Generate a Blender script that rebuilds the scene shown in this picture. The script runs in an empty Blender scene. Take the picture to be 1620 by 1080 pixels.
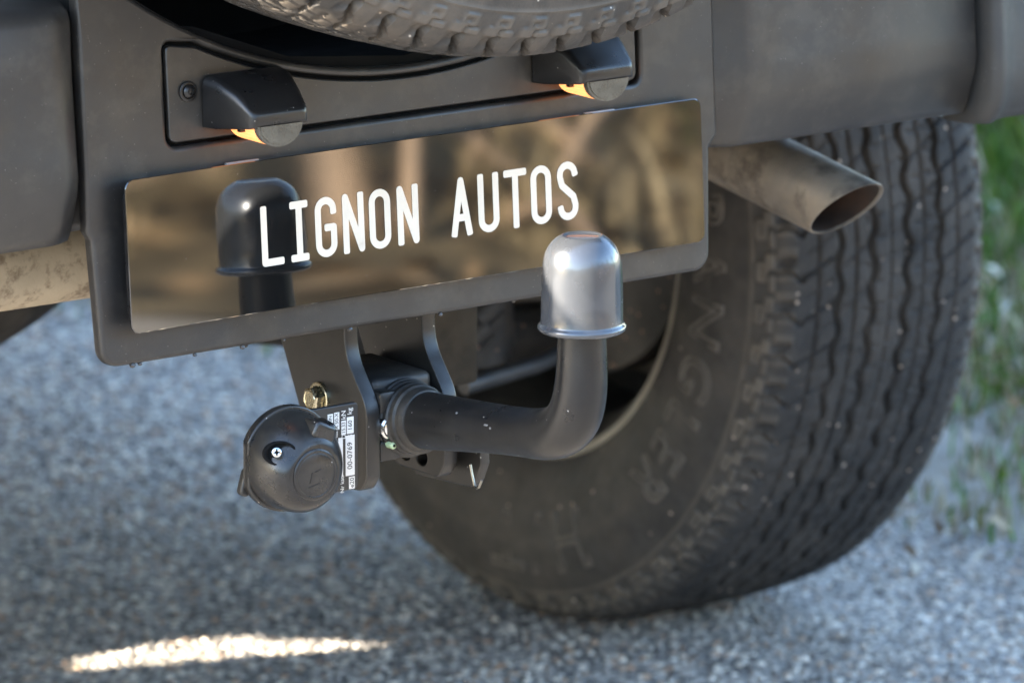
import bpy, bmesh, math, random
import numpy as np
from mathutils import Matrix, Vector
random.seed(7); RNG = np.random.default_rng(7)
S = bpy.context.scene
COL = S.collection
R = math.radians

# ---------------------------------------------------------------- camera
cd = bpy.data.cameras.new('camera'); cam = bpy.data.objects.new('camera', cd); COL.objects.link(cam)
cam.location = (-2.5375, -3.5664, 1.5388)
yaw, pit = 0.63283, 0.22755
fw = Vector((math.sin(yaw)*math.cos(pit), math.cos(yaw)*math.cos(pit), -math.sin(pit)))
cam.rotation_euler = fw.to_track_quat('-Z', 'Y').to_euler()
cd.sensor_width = 36; cd.lens = 215.05; cd.clip_start = .05; cd.clip_end = 600
cd.dof.use_dof = True; cd.dof.focus_distance = 4.42; cd.dof.aperture_fstop = 8.0; cd.dof.aperture_blades = 8
S.camera = cam

# ---------------------------------------------------------------- light
SUN = Vector((-.89, .285, .34)).normalized()
elev = math.asin(SUN.z); azim = math.atan2(SUN.x, SUN.y)
w = bpy.data.worlds.new('World'); S.world = w; w.use_nodes = True
nt = w.node_tree; bg = nt.nodes['Background']
sky = nt.nodes.new('ShaderNodeTexSky'); sky.sky_type = 'NISHITA'; sky.sun_disc = False
sky.sun_elevation = elev; sky.sun_rotation = azim; sky.air_density = 1.0; sky.dust_density = .6; sky.ozone_density = 1.2
nt.links.new(sky.outputs[0], bg.inputs[0]); bg.inputs[1].default_value = .15
ld = bpy.data.lights.new('sun', 'SUN'); ld.energy = 5.0; ld.angle = R(.5); ld.color = (1, .88, .72)
sun = bpy.data.objects.new('sun', ld); COL.objects.link(sun); sun.rotation_euler = SUN.to_track_quat('Z', 'Y').to_euler()
sun.location = (-8, 3, 6)
S.view_settings.view_transform = 'Standard'; S.view_settings.look = 'None'
S.view_settings.gamma = 1; S.view_settings.use_curve_mapping = False
S.view_settings.exposure = 3.2
S.cycles.use_denoising = True
S.cycles.max_bounces = 8

# ---------------------------------------------------------------- materials
class NT:
    def __init__(s, m): s.t = m.node_tree; s.n = s.t.nodes; s.l = s.t.links
    def add(s, typ, **kw):
        n = s.n.new(typ)
        for k, v in kw.items():
            if hasattr(n, k): setattr(n, k, v)
            else: n.inputs[k].default_value = v
        return n
    def link(s, a, b): s.l.new(a, b)

def base_mat(name):
    m = bpy.data.materials.new(name); m.use_nodes = True
    return m, NT(m), m.node_tree.nodes['Principled BSDF']

def rgb(c): return (c[0], c[1], c[2], 1)

def noise(N, co, scale, detail=4, rough=.55):
    n = N.add('ShaderNodeTexNoise'); n.inputs['Scale'].default_value = scale
    n.inputs['Detail'].default_value = detail; n.inputs['Roughness'].default_value = rough
    N.link(co, n.inputs['Vector']); return n.outputs['Fac']

def ramp(N, f, a, b, lo=0, hi=1):
    n = N.add('ShaderNodeMapRange'); n.inputs[1].default_value = a; n.inputs[2].default_value = b
    n.inputs[3].default_value = lo; n.inputs[4].default_value = hi; N.link(f, n.inputs[0]); return n.outputs[0]

def mixc(N, f, a, b):
    n = N.add('ShaderNodeMix', data_type='RGBA')
    if isinstance(f, (int, float)): n.inputs[0].default_value = f
    else: N.link(f, n.inputs[0])
    for i, v in ((6, a), (7, b)):
        if isinstance(v, (tuple, list)): n.inputs[i].default_value = rgb(v)
        else: N.link(v, n.inputs[i])
    return n.outputs[2]

def pmat(name, col, rough=.5, metal=0., var=.18, scale=18, bump=0., bscale=400, bdist=.001,
         dust=None, specks=None, rvar=.08, spec=.5, coat=0., dust2=None):
    """paint, plastic, rubber or metal: colour variation, roughness variation, grain, dust film, light specks"""
    m, N, P = base_mat(name)
    co = N.add('ShaderNodeTexCoord').outputs['Object']
    f = noise(N, co, scale, 5)
    c = mixc(N, ramp(N, f, .3, .7), tuple(x*(1-var) for x in col), tuple(min(1, x*(1+var)) for x in col))
    rf = ramp(N, noise(N, co, scale*3, 4), .3, .7, max(.02, rough-rvar), min(1, rough+rvar))
    if dust:
        dc, amt, dsc = dust
        d = ramp(N, noise(N, co, dsc, 8, .7), .42, .72, 0, amt)
        c = mixc(N, d, c, dc)
    if dust2:
        dc, amt, dsc = dust2
        d = ramp(N, noise(N, co, dsc, 6, .65), .5, .66, 0, amt)
        c = mixc(N, d, c, dc)
    if specks:
        sc, amt, ssc = specks
        v = N.add('ShaderNodeTexVoronoi'); v.inputs['Scale'].default_value = ssc; N.link(co, v.inputs['Vector'])
        pick = N.add('ShaderNodeSeparateColor'); N.link(v.outputs['Color'], pick.inputs[0])
        a = ramp(N, pick.outputs[0], 1-amt, 1-amt+.01)
        b = ramp(N, v.outputs['Distance'], .25, .12)
        mu = N.add('ShaderNodeMath', operation='MULTIPLY'); N.link(a, mu.inputs[0]); N.link(b, mu.inputs[1])
        c = mixc(N, mu.outputs[0], c, sc)
    N.link(c, P.inputs['Base Color']); N.link(rf, P.inputs['Roughness'])
    P.inputs['Metallic'].default_value = metal; P.inputs['Specular IOR Level'].default_value = spec
    P.inputs['Coat Weight'].default_value = coat
    if bump:
        b = N.add('ShaderNodeBump'); b.inputs['Strength'].default_value = bump; b.inputs['Distance'].default_value = bdist
        N.link(noise(N, co, bscale, 3), b.inputs['Height']); N.link(b.outputs[0], P.inputs['Normal'])
    return m

DUST = (.30, .255, .19)
M = {}
M['bumper'] = pmat('satin dark grey bumper paint', (.0125, .0115, .0110), .40, var=.16, scale=7, rvar=.07, bump=.3, bscale=1400, bdist=.0004, spec=.62,
                   dust=(DUST, .07, 4.5), dust2=(DUST, .05, 38), specks=((.30, .28, .26), .02, 900))
M['clad'] = pmat('grained black cladding', (.024, .024, .024), .5, var=.1, bump=.5, bscale=1300, bdist=.0006, dust=(DUST, .06, 8), specks=((.3, .28, .26), .03, 700))
M['gloss'] = pmat('gloss black plate', (.006, .006, .006), .02, rvar=.005, var=.1, spec=1., coat=1., specks=((.10, .095, .09), .012, 500))
M['white'] = pmat('warm white lettering', (.64, .555, .445), .5, var=.03)
M['lamp'] = pmat('black lamp housing plastic', (.006, .006, .0068), .33, var=.1, bump=.15, bscale=1200, bdist=.0003, dust=(DUST, .03, 20), specks=((.35, .33, .3), .02, 500))
M['gap'] = pmat('dark cavity plastic', (.006, .006, .006), .9, spec=.1)
M['steel'] = pmat('black coated steel bracket', (.011, .0105, .010), .36, var=.15, bump=.1, bscale=900, bdist=.0003, dust=(DUST, .05, 14), specks=((.5, .47, .42), .015, 380))
M['neck'] = pmat('black coated tow neck', (.0075, .0075, .008), .34, var=.2, spec=.40, bump=.22, bscale=700, bdist=.0004, dust=(DUST, .05, 12), specks=((.5, .47, .43), .022, 420))
M['rubber'] = pmat('black rubber', (.008, .008, .008), .5, bump=.2, bscale=600, dust=(DUST, .12, 30))
M['socket'] = pmat('black socket plastic', (.009, .009, .0095), .30, var=.12, bump=.12, bscale=900, bdist=.0003, dust=(DUST, .10, 22), specks=((.5, .47, .42), .03, 420))
M['zinc'] = pmat('bright zinc', (.75, .76, .76), .22, metal=1, var=.1)
M['gold'] = pmat('yellow passivated zinc', (.52, .47, .33), .28, metal=1, var=.25, scale=120)
M['cap'] = pmat('silver plated plastic cap', (.080, .087, .098), .24, metal=.55, var=.04, scale=30, rvar=.04, bump=.02, bscale=240, specks=((.3, .3, .3), .012, 330), coat=.3)
M['tyre'] = pmat('tyre rubber', (.031, .0295, .0285), .78, var=.28, scale=30, bump=.35, bscale=500, bdist=.0006, dust=((.17, .14, .11), .30, 12), specks=((.48, .38, .30), .07, 120), spec=.35)
M['spare'] = pmat('dusty spare tyre rubber', (.020, .019, .018), .60, var=.25, scale=30, bump=.4, bscale=500, bdist=.0006, dust=((.17, .135, .10), .45, 14), specks=((.5, .42, .34), .05, 260), spec=.5)
M['rim'] = pmat('dark steel rim', (.014, .014, .014), .5, dust=((.16, .135, .10), .25, 9))
M['lip'] = pmat('dusty rim flange', (.25, .215, .17), .6, dust=((.34, .28, .21), .5, 30))
M['exhaust'] = pmat('heat stained steel tailpipe', (.19, .165, .135), .55, metal=.4, var=.3, scale=16, rvar=.12, dust=((.30, .23, .15), .75, 10), dust2=((.06, .048, .038), .8, 26), bump=.35, bscale=220, bdist=.0006)
M['soot'] = pmat('rusty soot', (.022, .014, .010), .9, var=.6, scale=40, dust=((.09, .045, .025), .6, 30))
M['dusty'] = pmat('dust covered silencer', (.36, .295, .205), .9, var=.12, scale=20, dust2=((.12, .085, .055), .8, 60), bump=.3, bscale=260, bdist=.001)
M['chassis'] = pmat('dirty black chassis', (.016, .015, .014), .6, var=.3, dust=((.12, .095, .07), .4, 14), specks=((.30, .17, .11), .16, 110))
M['rodgrey'] = pmat('worn grey steel bar', (.035, .037, .04), .45, metal=.2, dust=(DUST, .12, 20))
M['brownplate'] = pmat('dusty brown chassis bracket', (.022, .018, .013), .8, spec=.2, dust=((.07, .054, .036), .5, 18))
M['alu'] = pmat('grey cast aluminium', (.25, .25, .25), .5, metal=.5, dust=(DUST, .2, 20))
M['body'] = pmat('silver grey car paint', (.42, .43, .44), .25, var=.05, coat=1., dust=(DUST, .03, 6))
M['glass'] = pmat('dark tinted glass', (.006, .007, .007), .04, rvar=.01, spec=.8)
M['red'] = pmat('red lamp plastic', (.35, .012, .01), .15, coat=.5)
M['lens'] = pmat('frosted lamp lens end', (.085, .078, .062), .3, var=.3, scale=90, bump=.2, bscale=500)
M['wire'] = pmat('spring wire', (.30, .29, .26), .35, metal=1)
M['labelk'] = pmat('satin black label', (.022, .021, .020), .4)
M['labelw'] = pmat('label white print', (.72, .69, .64), .55, var=.04)
M['drop'] = pmat('dirty water drop', (.05, .045, .04), .05, spec=.6)
M['green'] = pmat('pale green plastic', (.38, .5, .30), .4)

def dust_attr(key, c):
    m = M[key]; N = NT(m); P = N.n['Principled BSDF']; old = P.inputs['Base Color'].links[0].from_socket
    a = N.add('ShaderNodeAttribute', attribute_name='Col'); N.link(mixc(N, a.outputs['Fac'], old, c), P.inputs['Base Color'])
dust_attr('tyre', (.16, .134, .105)); dust_attr('spare', (.12, .10, .078))
M['mould'] = pmat('dusty moulded lettering', (.128, .110, .090), .85, var=.25, scale=40)
def lit_lens():
    m, N, P = base_mat('lit warm lamp lens')
    P.inputs['Base Color'].default_value = (.5, .3, .15, 1); P.inputs['Roughness'].default_value = .3
    co = N.add('ShaderNodeTexCoord').outputs['Object']
    wv = N.add('ShaderNodeTexWave', wave_type='BANDS', bands_direction='Z'); wv.inputs['Scale'].default_value = 130; wv.inputs['Distortion'].default_value = 2
    N.link(co, wv.inputs['Vector'])
    c = mixc(N, ramp(N, wv.outputs['Fac'], 0, 1), (1, .24, .055), (1, .36, .11))
    N.link(c, P.inputs['Emission Color']); P.inputs['Emission Strength'].default_value = .24
    return m
M['lit'] = lit_lens()

def road_mat():
    m, N, P = base_mat('chip seal asphalt')
    co = N.add('ShaderNodeTexCoord').outputs['Object']
    v = N.add('ShaderNodeTexVoronoi'); v.inputs['Scale'].default_value = 120; N.link(co, v.inputs['Vector'])
    sc = N.add('ShaderNodeSeparateColor'); N.link(v.outputs['Color'], sc.inputs[0])
    r = N.add('ShaderNodeValToRGB'); N.link(sc.outputs[0], r.inputs[0])
    e = r.color_ramp.elements; e[0].position = 0; e[0].color = (.22, .21, .195, 1); e[1].position = 1; e[1].color = (.55, .52, .48, 1)
    for p, c in ((.35, (.32, .305, .285)), (.6, (.42, .40, .37)), (.85, (.42, .35, .30))):
        x = e.new(p); x.color = rgb(c)
    edge = ramp(N, v.outputs['Distance'], .35, .65)
    c = mixc(N, edge, r.outputs[0], (.11, .105, .10))
    big = ramp(N, noise(N, co, 1.3, 6, .6), .35, .7, 0, .35)
    c = mixc(N, big, c, (.30, .275, .24))
    N.link(c, P.inputs['Base Color']); P.inputs['Roughness'].default_value = .85
    b = N.add('ShaderNodeBump'); b.inputs['Strength'].default_value = .8; b.inputs['Distance'].default_value = .004; b.invert = True
    N.link(v.outputs['Distance'], b.inputs['Height']); N.link(b.outputs[0], P.inputs['Normal'])
    return m
M['road'] = road_mat()

def soil_mat(name, cols, scale):
    m, N, P = base_mat(name)
    co = N.add('ShaderNodeTexCoord').outputs['Object']
    f = noise(N, co, scale, 10, .68)
    r = N.add('ShaderNodeValToRGB'); N.link(f, r.inputs[0]); e = r.color_ramp.elements
    e[0].position = .3; e[0].color = rgb(cols[0]); e[1].position = .72; e[1].color = rgb(cols[-1])
    for i, c in enumerate(cols[1:-1]):
        x = e.new(.3+.42*(i+1)/(len(cols)-1)); x.color = rgb(c)
    if scale < 5:
        v = N.add('ShaderNodeTexVoronoi'); v.inputs['Scale'].default_value = 3.2; N.link(co, v.inputs['Vector'])
        r2 = mixc(N, ramp(N, v.outputs['Distance'], .45, .95), r.outputs[0], (.03, .024, .015))
    else: r2 = r.outputs[0]
    g = ramp(N, noise(N, co, scale*.35, 4), .57, .66)
    c = mixc(N, g, r2, (.075, .10, .03))
    N.link(c, P.inputs['Base Color']); P.inputs['Roughness'].default_value = .95; P.inputs['Specular IOR Level'].default_value = .15
    b = N.add('ShaderNodeBump'); b.inputs['Strength'].default_value = 1; b.inputs['Distance'].default_value = .03
    N.link(f, b.inputs['Height']); N.link(b.outputs[0], P.inputs['Normal'])
    return m
M['soil'] = soil_mat('mossy gravel verge', [(.20, .18, .14), (.34, .31, .265), (.44, .415, .375)], 9)
M['bank'] = soil_mat('brown leaf strewn bank', [(.07, .056, .033), (.21, .165, .095), (.36, .295, .185)], 2.6)

def attr_mat(name, rough=.7, trans=0., spec=.1):
    m, N, P = base_mat(name)
    a = N.add('ShaderNodeAttribute', attribute_name='Col')
    N.link(a.outputs['Color'], P.inputs['Base Color']); P.inputs['Roughness'].default_value = rough
    P.inputs['Specular IOR Level'].default_value = spec
    return m
M['chips'] = attr_mat('crushed stone chippings', .75)
M['twig'] = pmat('dead bramble stem', (.30, .215, .14), .8, var=.4, scale=3)
M['leaf'] = attr_mat('grass and leaves', .6)

# ---------------------------------------------------------------- builders
def obj(name, me, mat=None, parent=None, smooth=True, angle=35):
    o = bpy.data.objects.new(name, me); COL.objects.link(o)
    if mat and not me.materials: me.materials.append(M[mat])
    if smooth and me.polygons:
        me.shade_smooth(); me.set_sharp_from_angle(angle=R(angle))
    if parent: o.parent = parent
    return o

def pyd(name, v, f):
    me = bpy.data.meshes.new(name); me.from_pydata([tuple(map(float, p)) for p in v], [], f); me.update(); return me

def tag(o, label=None, cat=None, group=None, kind=None):
    for k, x in (('label', label), ('category', cat), ('group', group), ('kind', kind)):
        if x: o[k] = x
    return o

def empty(name, loc=(0, 0, 0), parent=None):
    o = bpy.data.objects.new(name, None); COL.objects.link(o); o.location = loc; o.empty_display_size = .1
    if parent: o.parent = parent
    return o

def frame(o, ax, ay):
    ax = Vector(ax).normalized(); ay = Vector(ay).normalized(); az = ax.cross(ay).normalized(); ay = az.cross(ax)
    m = Matrix.Identity(4)
    for i in range(3): m[i][0], m[i][1], m[i][2], m[i][3] = ax[i], ay[i], az[i], o[i]
    return m

def rounded(pts, n=5):
    """polygon [(x, y, radius)] with rounded corners"""
    out = []; L = len(pts)
    for i in range(L):
        p = Vector(pts[i][:2]); r = pts[i][2] if len(pts[i]) > 2 else 0
        if r <= 0: out.append(tuple(p)); continue
        a = (Vector(pts[i-1][:2])-p).normalized(); b = (Vector(pts[(i+1) % L][:2])-p).normalized()
        ang = a.angle(b); t = r/math.tan(ang/2)
        s, e = p+a*t, p+b*t; c = p+(a+b).normalized()*(r/math.sin(ang/2))
        a0 = math.atan2(s.y-c.y, s.x-c.x); a1 = math.atan2(e.y-c.y, e.x-c.x); d = (a1-a0+math.pi) % (2*math.pi)-math.pi
        for k in range(n+1):
            q = a0+d*k/n; out.append((c.x+r*math.cos(q), c.y+r*math.sin(q)))
    return out

def circle(cx, cy, r, n=32, ry=None):
    return [(cx+r*math.cos(2*math.pi*i/n), cy+(ry or r)*math.sin(2*math.pi*i/n)) for i in range(n)]

def slab_mesh(loops, thick, bevel, fr, res=2):
    """filled 2D outline (holes allowed) extruded to a bevelled slab, front face on the frame's plane"""
    c = bpy.data.curves.new('outline', 'CURVE'); c.dimensions = '2D'; c.fill_mode = 'BOTH'
    for lp in loops:
        s = c.splines.new('POLY'); s.points.add(len(lp)-1); s.use_cyclic_u = True
        for i, p in enumerate(lp): s.points[i].co = (p[0], p[1], 0, 1)
    c.extrude = max(thick/2-bevel, 0); c.bevel_depth = bevel; c.offset = -bevel; c.bevel_resolution = res
    o = bpy.data.objects.new('outline', c)
    me = bpy.data.meshes.new_from_object(o); bpy.data.objects.remove(o); bpy.data.curves.remove(c)
    bm = bmesh.new(); bm.from_mesh(me); bmesh.ops.remove_doubles(bm, verts=bm.verts, dist=1e-6)
    bmesh.ops.recalc_face_normals(bm, faces=bm.faces); bm.to_mesh(me); bm.free()
    me.materials.clear(); me.transform(Matrix.Translation((0, 0, -thick/2))); me.transform(fr); return me

def slab(name, loops, thick, bevel, fr, mat, parent=None, res=2):
    me = slab_mesh(loops, thick, bevel, fr, res); me.name = name
    o = obj(name, me, mat, parent, angle=50)
    zz = Vector((fr[0][2], fr[1][2], fr[2][2])); bm = bmesh.new(); bm.from_mesh(me)
    for fc in bm.faces:
        if abs(fc.normal.dot(zz)) > .9995:
            for e in fc.edges: e.smooth = False
    bm.to_mesh(me); bm.free()
    return o

def lathe(prof, n, fr=None, cap=False):
    """profile [(axial z, radius)] turned about the frame's z axis"""
    v, f = [], []
    for z, r in prof:
        for k in range(n):
            a = 2*math.pi*k/n; v.append((r*math.cos(a), r*math.sin(a), z))
    m = len(prof)
    for i in range(m-1):
        for k in range(n):
            k2 = (k+1) % n; f.append((i*n+k, i*n+k2, (i+1)*n+k2, (i+1)*n+k))
    if cap: f += [tuple(range(n-1, -1, -1)), tuple((m-1)*n+k for k in range(n))]
    if fr is not None: v = [fr @ Vector(p) for p in v]
    return v, f

def tube(path, radii, n=16, cap=True):
    """round bar along a path with a radius at each point"""
    P = [Vector(p) for p in path]; v, f = [], []
    if isinstance(radii, (int, float)): radii = [radii]*len(P)
    up = None
    for i, p in enumerate(P):
        t = (P[min(i+1, len(P)-1)]-P[max(i-1, 0)]).normalized()
        if up is None:
            up = Vector((0, 0, 1)) if abs(t.z) < .9 else Vector((1, 0, 0))
        s = t.cross(up).normalized(); up = s.cross(t).normalized()
        for k in range(n):
            a = 2*math.pi*k/n; v.append(p+(s*math.cos(a)+up*math.sin(a))*radii[i])
    for i in range(len(P)-1):
        for k in range(n):
            k2 = (k+1) % n; f.append((i*n+k, (i+1)*n+k, (i+1)*n+k2, i*n+k2))
    if cap: f += [tuple(range(n)), tuple((len(P)-1)*n+k for k in range(n-1, -1, -1))]
    return v, f

def join(*vf):
    V, F = [], []
    for v, f in vf:
        b = len(V); V += list(v); F += [tuple(i+b for i in q) for q in f]
    return V, F

def box(lo, hi):
    x0, y0, z0 = lo; x1, y1, z1 = hi
    v = [(x, y, z) for x in (x0, x1) for y in (y0, y1) for z in (z0, z1)]
    return v, [(0, 1, 3, 2), (4, 6, 7, 5), (0, 4, 5, 1), (2, 3, 7, 6), (0, 2, 6, 4), (1, 5, 7, 3)]

def bevelled(name, vf, bev, mat, parent=None, seg=2, fr=None):
    me = pyd(name, *vf); bm = bmesh.new(); bm.from_mesh(me)
    bmesh.ops.recalc_face_normals(bm, faces=bm.faces)
    bmesh.ops.bevel(bm, geom=list(bm.edges), offset=bev, segments=seg, affect='EDGES', profile=.5, clamp_overlap=True)
    bm.to_mesh(me); bm.free()
    if fr is not None: me.transform(fr)
    return obj(name, me, mat, parent, angle=40)

def mesh_part(name, vf, mat, parent=None, angle=35, flip=False):
    me = pyd(name, *vf); bm = bmesh.new(); bm.from_mesh(me); bmesh.ops.recalc_face_normals(bm, faces=bm.faces); bm.to_mesh(me); bm.free()
    return obj(name, me, mat, parent, angle=angle)

def fast_mesh(name, V, loops, sizes, col=None):
    """big mesh from arrays: V (n,3), flat loop indices, face sizes, colour per vertex"""
    me = bpy.data.meshes.new(name); me.vertices.add(len(V)); me.vertices.foreach_set('co', np.asarray(V, np.float32).ravel())
    me.loops.add(len(loops)); me.loops.foreach_set('vertex_index', np.asarray(loops, np.int32))
    me.polygons.add(len(sizes)); st = np.concatenate([[0], np.cumsum(sizes)[:-1]]).astype(np.int32)
    me.polygons.foreach_set('loop_start', st); me.update(calc_edges=True); me.validate()
    if col is not None:
        a = me.attributes.new('Col', 'FLOAT_COLOR', 'POINT'); c = np.ones((len(V), 4), np.float32); c[:, :3] = col; a.data.foreach_set('color', c.ravel())
    return me

def text_mesh(txt, size, fr, thick=.0002, squeeze=1., align='CENTER'):
    c = bpy.data.curves.new('text', 'FONT'); c.body = txt; c.size = size; c.align_x = align; c.align_y = 'CENTER'; c.extrude = thick/2; c.resolution_u = 3
    o = bpy.data.objects.new('text', c); me = bpy.data.meshes.new_from_object(o); bpy.data.objects.remove(o); bpy.data.curves.remove(c)
    me.materials.clear(); me.transform(Matrix.Diagonal((squeeze, 1, 1, 1))); me.transform(fr); return me

def merge_meshes(name, meshes):
    bm = bmesh.new()
    for m in meshes: bm.from_mesh(m)
    me = bpy.data.meshes.new(name); bm.to_mesh(me); bm.free()
    for m in meshes: bpy.data.meshes.remove(m)
    return me

# ================================================================ the ground
def sstep(x, a, b):
    t = np.clip((x-a)/(b-a), 0, 1); return t*t*(3-2*t)

def vnoise(x, y, seed=0, oct=4):
    """smooth value noise on arrays"""
    out = np.zeros_like(x, float); amp, tot = 1, 0
    for o in range(oct):
        g = np.random.default_rng(seed+o).random((64, 64)); xi = np.floor(x).astype(int); yi = np.floor(y).astype(int)
        fx, fy = x-xi, y-yi; fx = fx*fx*(3-2*fx); fy = fy*fy*(3-2*fy)
        a = g[xi % 64, yi % 64]; b = g[(xi+1) % 64, yi % 64]; c = g[xi % 64, (yi+1) % 64]; d = g[(xi+1) % 64, (yi+1) % 64]
        out += amp*((a*(1-fx)+b*fx)*(1-fy)+(c*(1-fx)+d*fx)*fy); tot += amp; amp *= .5; x = x*2+17; y = y*2+9
    return out/tot

def grid_mesh(name, X, Y, Z):
    n, m = X.shape; V = np.stack([X, Y, Z], -1).reshape(-1, 3); i = np.arange(n*m).reshape(n, m)
    q = np.stack([i[:-1, :-1], i[1:, :-1], i[1:, 1:], i[:-1, 1:]], -1).reshape(-1)
    return fast_mesh(name, V, q, np.full((n-1)*(m-1), 4))

road = obj('road', pyd('road', [(-250, -250, 0), (250, -250, 0), (250, 250, 0), (-250, 250, 0)], [(0, 1, 2, 3)]), 'road'); tag(road, kind='structure')

def edge_x(y): return 1.18+.10*np.sin(y*1.7+.4)+.05*np.sin(y*5.1)+.03*np.sin(y*13.)
yy = np.concatenate([np.linspace(-3.2, 5, 120), np.linspace(5.3, 60, 40)]); tt = np.linspace(0, 1, 60)**1.6*30
YY, TT = np.meshgrid(yy, tt, indexing='ij'); XX = edge_x(YY)+TT
def verge_h(x, y):
    t = np.maximum(x-edge_x(y), 0); return -.006+.03*sstep(t, 0, .25)+.10*sstep(t, .2, 2.2)+.028*(vnoise(x*5, y*5, 3)-.5)*sstep(t, 0, .2)+.5*sstep(t, 3, 20)
obj_v = obj('verge_ground', grid_mesh('verge_ground', XX, YY, verge_h(XX, YY)), 'soil'); tag(obj_v, kind='structure')

def bank_h(x, y):
    t = np.maximum(-3.4-y, 0); return -.006+.02*sstep(t, 0, .3)+2.0*sstep(t, -.4, 4.2)+3.0*sstep(t, 5, 22)+.16*(vnoise(x*.9+40, y*.9+40, 5)-.5)*sstep(t, .1, 1.5)
bx = np.linspace(-30, 40, 240); by = -3.4-np.linspace(0, 1, 180)**1.9*45
BX, BY = np.meshgrid(bx, by, indexing='ij')
bank = obj('bank', grid_mesh('bank', BX, BY, bank_h(BX, BY)), 'bank'); tag(bank, kind='structure')

def chippings():
    x0, x1, y0, y1 = .0, 1.62, .05, 2.75; d = .0084
    gx, gy = np.meshgrid(np.arange(x0, x1, d), np.arange(y0, y1, d), indexing='ij')
    x = (gx+RNG.uniform(-.45, .45, gx.shape)*d).ravel(); y = (gy+RNG.uniform(-.45, .45, gx.shape)*d).ravel()
    keep = (RNG.random(len(x)) < .93) & (x < edge_x(y)+.12*RNG.random(len(x)))
    x, y = x[keep], y[keep]; n = len(x); k = 5
    s = d*RNG.uniform(.38, .72, n); h = s*RNG.uniform(.22, .55, n); rot = RNG.uniform(0, 6.28, n)
    a = rot[:, None]+np.arange(k)[None]*2*np.pi/k+RNG.uniform(-.35, .35, (n, k)); rr = s[:, None]*RNG.uniform(.75, 1.2, (n, k))
    V = np.zeros((n, 2*k, 3)); V[:, :k, 0] = x[:, None]+rr*np.cos(a); V[:, :k, 1] = y[:, None]+rr*np.sin(a); V[:, :k, 2] = -.001
    tr = RNG.uniform(.45, .75, (n, k))*rr; V[:, k:, 0] = x[:, None]+tr*np.cos(a); V[:, k:, 1] = y[:, None]+tr*np.sin(a)
    V[:, k:, 2] = h[:, None]*RNG.uniform(.7, 1.15, (n, k))
    b = (np.arange(n)*2*k)[:, None]; top = (b+np.arange(k, 2*k)[None])
    i = np.arange(k); j = (i+1) % k; side = np.stack([i, j, k+j, k+i], -1).reshape(1, -1)+b
    loops = np.concatenate([side, top], 1).ravel(); sizes = np.tile([4]*k+[k], n)
    pal = np.array([1.06, 1., .91])*np.array([(.15, .15, .155), (.28, .28, .285), (.40, .395, .395), (.52, .51, .49), (.68, .66, .62), (.46, .36, .29), (.40, .28, .21), (.10, .10, .105), (.78, .76, .72)])
    c = pal[RNG.choice(len(pal), n, p=[.18, .22, .2, .13, .07, .06, .05, .06, .03])]*RNG.uniform(.85, 1.15, (n, 1))
    dirt = sstep(vnoise(x*1.6, y*1.6, 31), .5, .75)[:, None]*.35; c = c*(1-dirt)+dirt*np.array([.24, .21, .17])
    me = fast_mesh('road_chippings', V.reshape(-1, 3), loops, sizes, np.repeat(c, 2*k, 0))
    o = obj('road_chippings', me, 'chips', smooth=False); tag(o, 'grey and pinkish crushed stone chippings bedded in the road surface', 'chippings', kind='stuff')
chippings()

def blades(name, x, y, z, hgt, wid, cols, lean=.5, seg=3):
    n = len(x); a = RNG.uniform(0, 6.28, n); ln = RNG.uniform(.1, 1, n)*lean*hgt; b = a+RNG.uniform(-.6, .6, n)+1.57
    V = np.zeros((n, 2*seg+1, 3)); dx, dy = np.cos(a), np.sin(a); wx, wy = np.cos(b), np.sin(b)
    for i in range(seg+1):
        t = i/seg; px = x+dx*ln*t**2; py = y+dy*ln*t**2; pz = z+hgt*(t-.25*lean*t**2)
        if i < seg:
            ww = wid*(1-.6*t)/2
            V[:, 2*i] = np.stack([px-wx*ww, py-wy*ww, pz], -1); V[:, 2*i+1] = np.stack([px+wx*ww, py+wy*ww, pz], -1)
        else: V[:, 2*i] = np.stack([px, py, pz], -1)
    o = (np.arange(n)*(2*seg+1))[:, None]; fl, sz = [], []
    for i in range(seg-1): fl += [2*i, 2*i+1, 2*i+3, 2*i+2]; sz.append(4)
    fl += [2*seg-2, 2*seg-1, 2*seg]; sz.append(3)
    return fast_mesh(name, V.reshape(-1, 3), (o+np.array(fl)[None]).ravel(), np.tile(sz, n), np.repeat(cols, 2*seg+1, 0))

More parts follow.
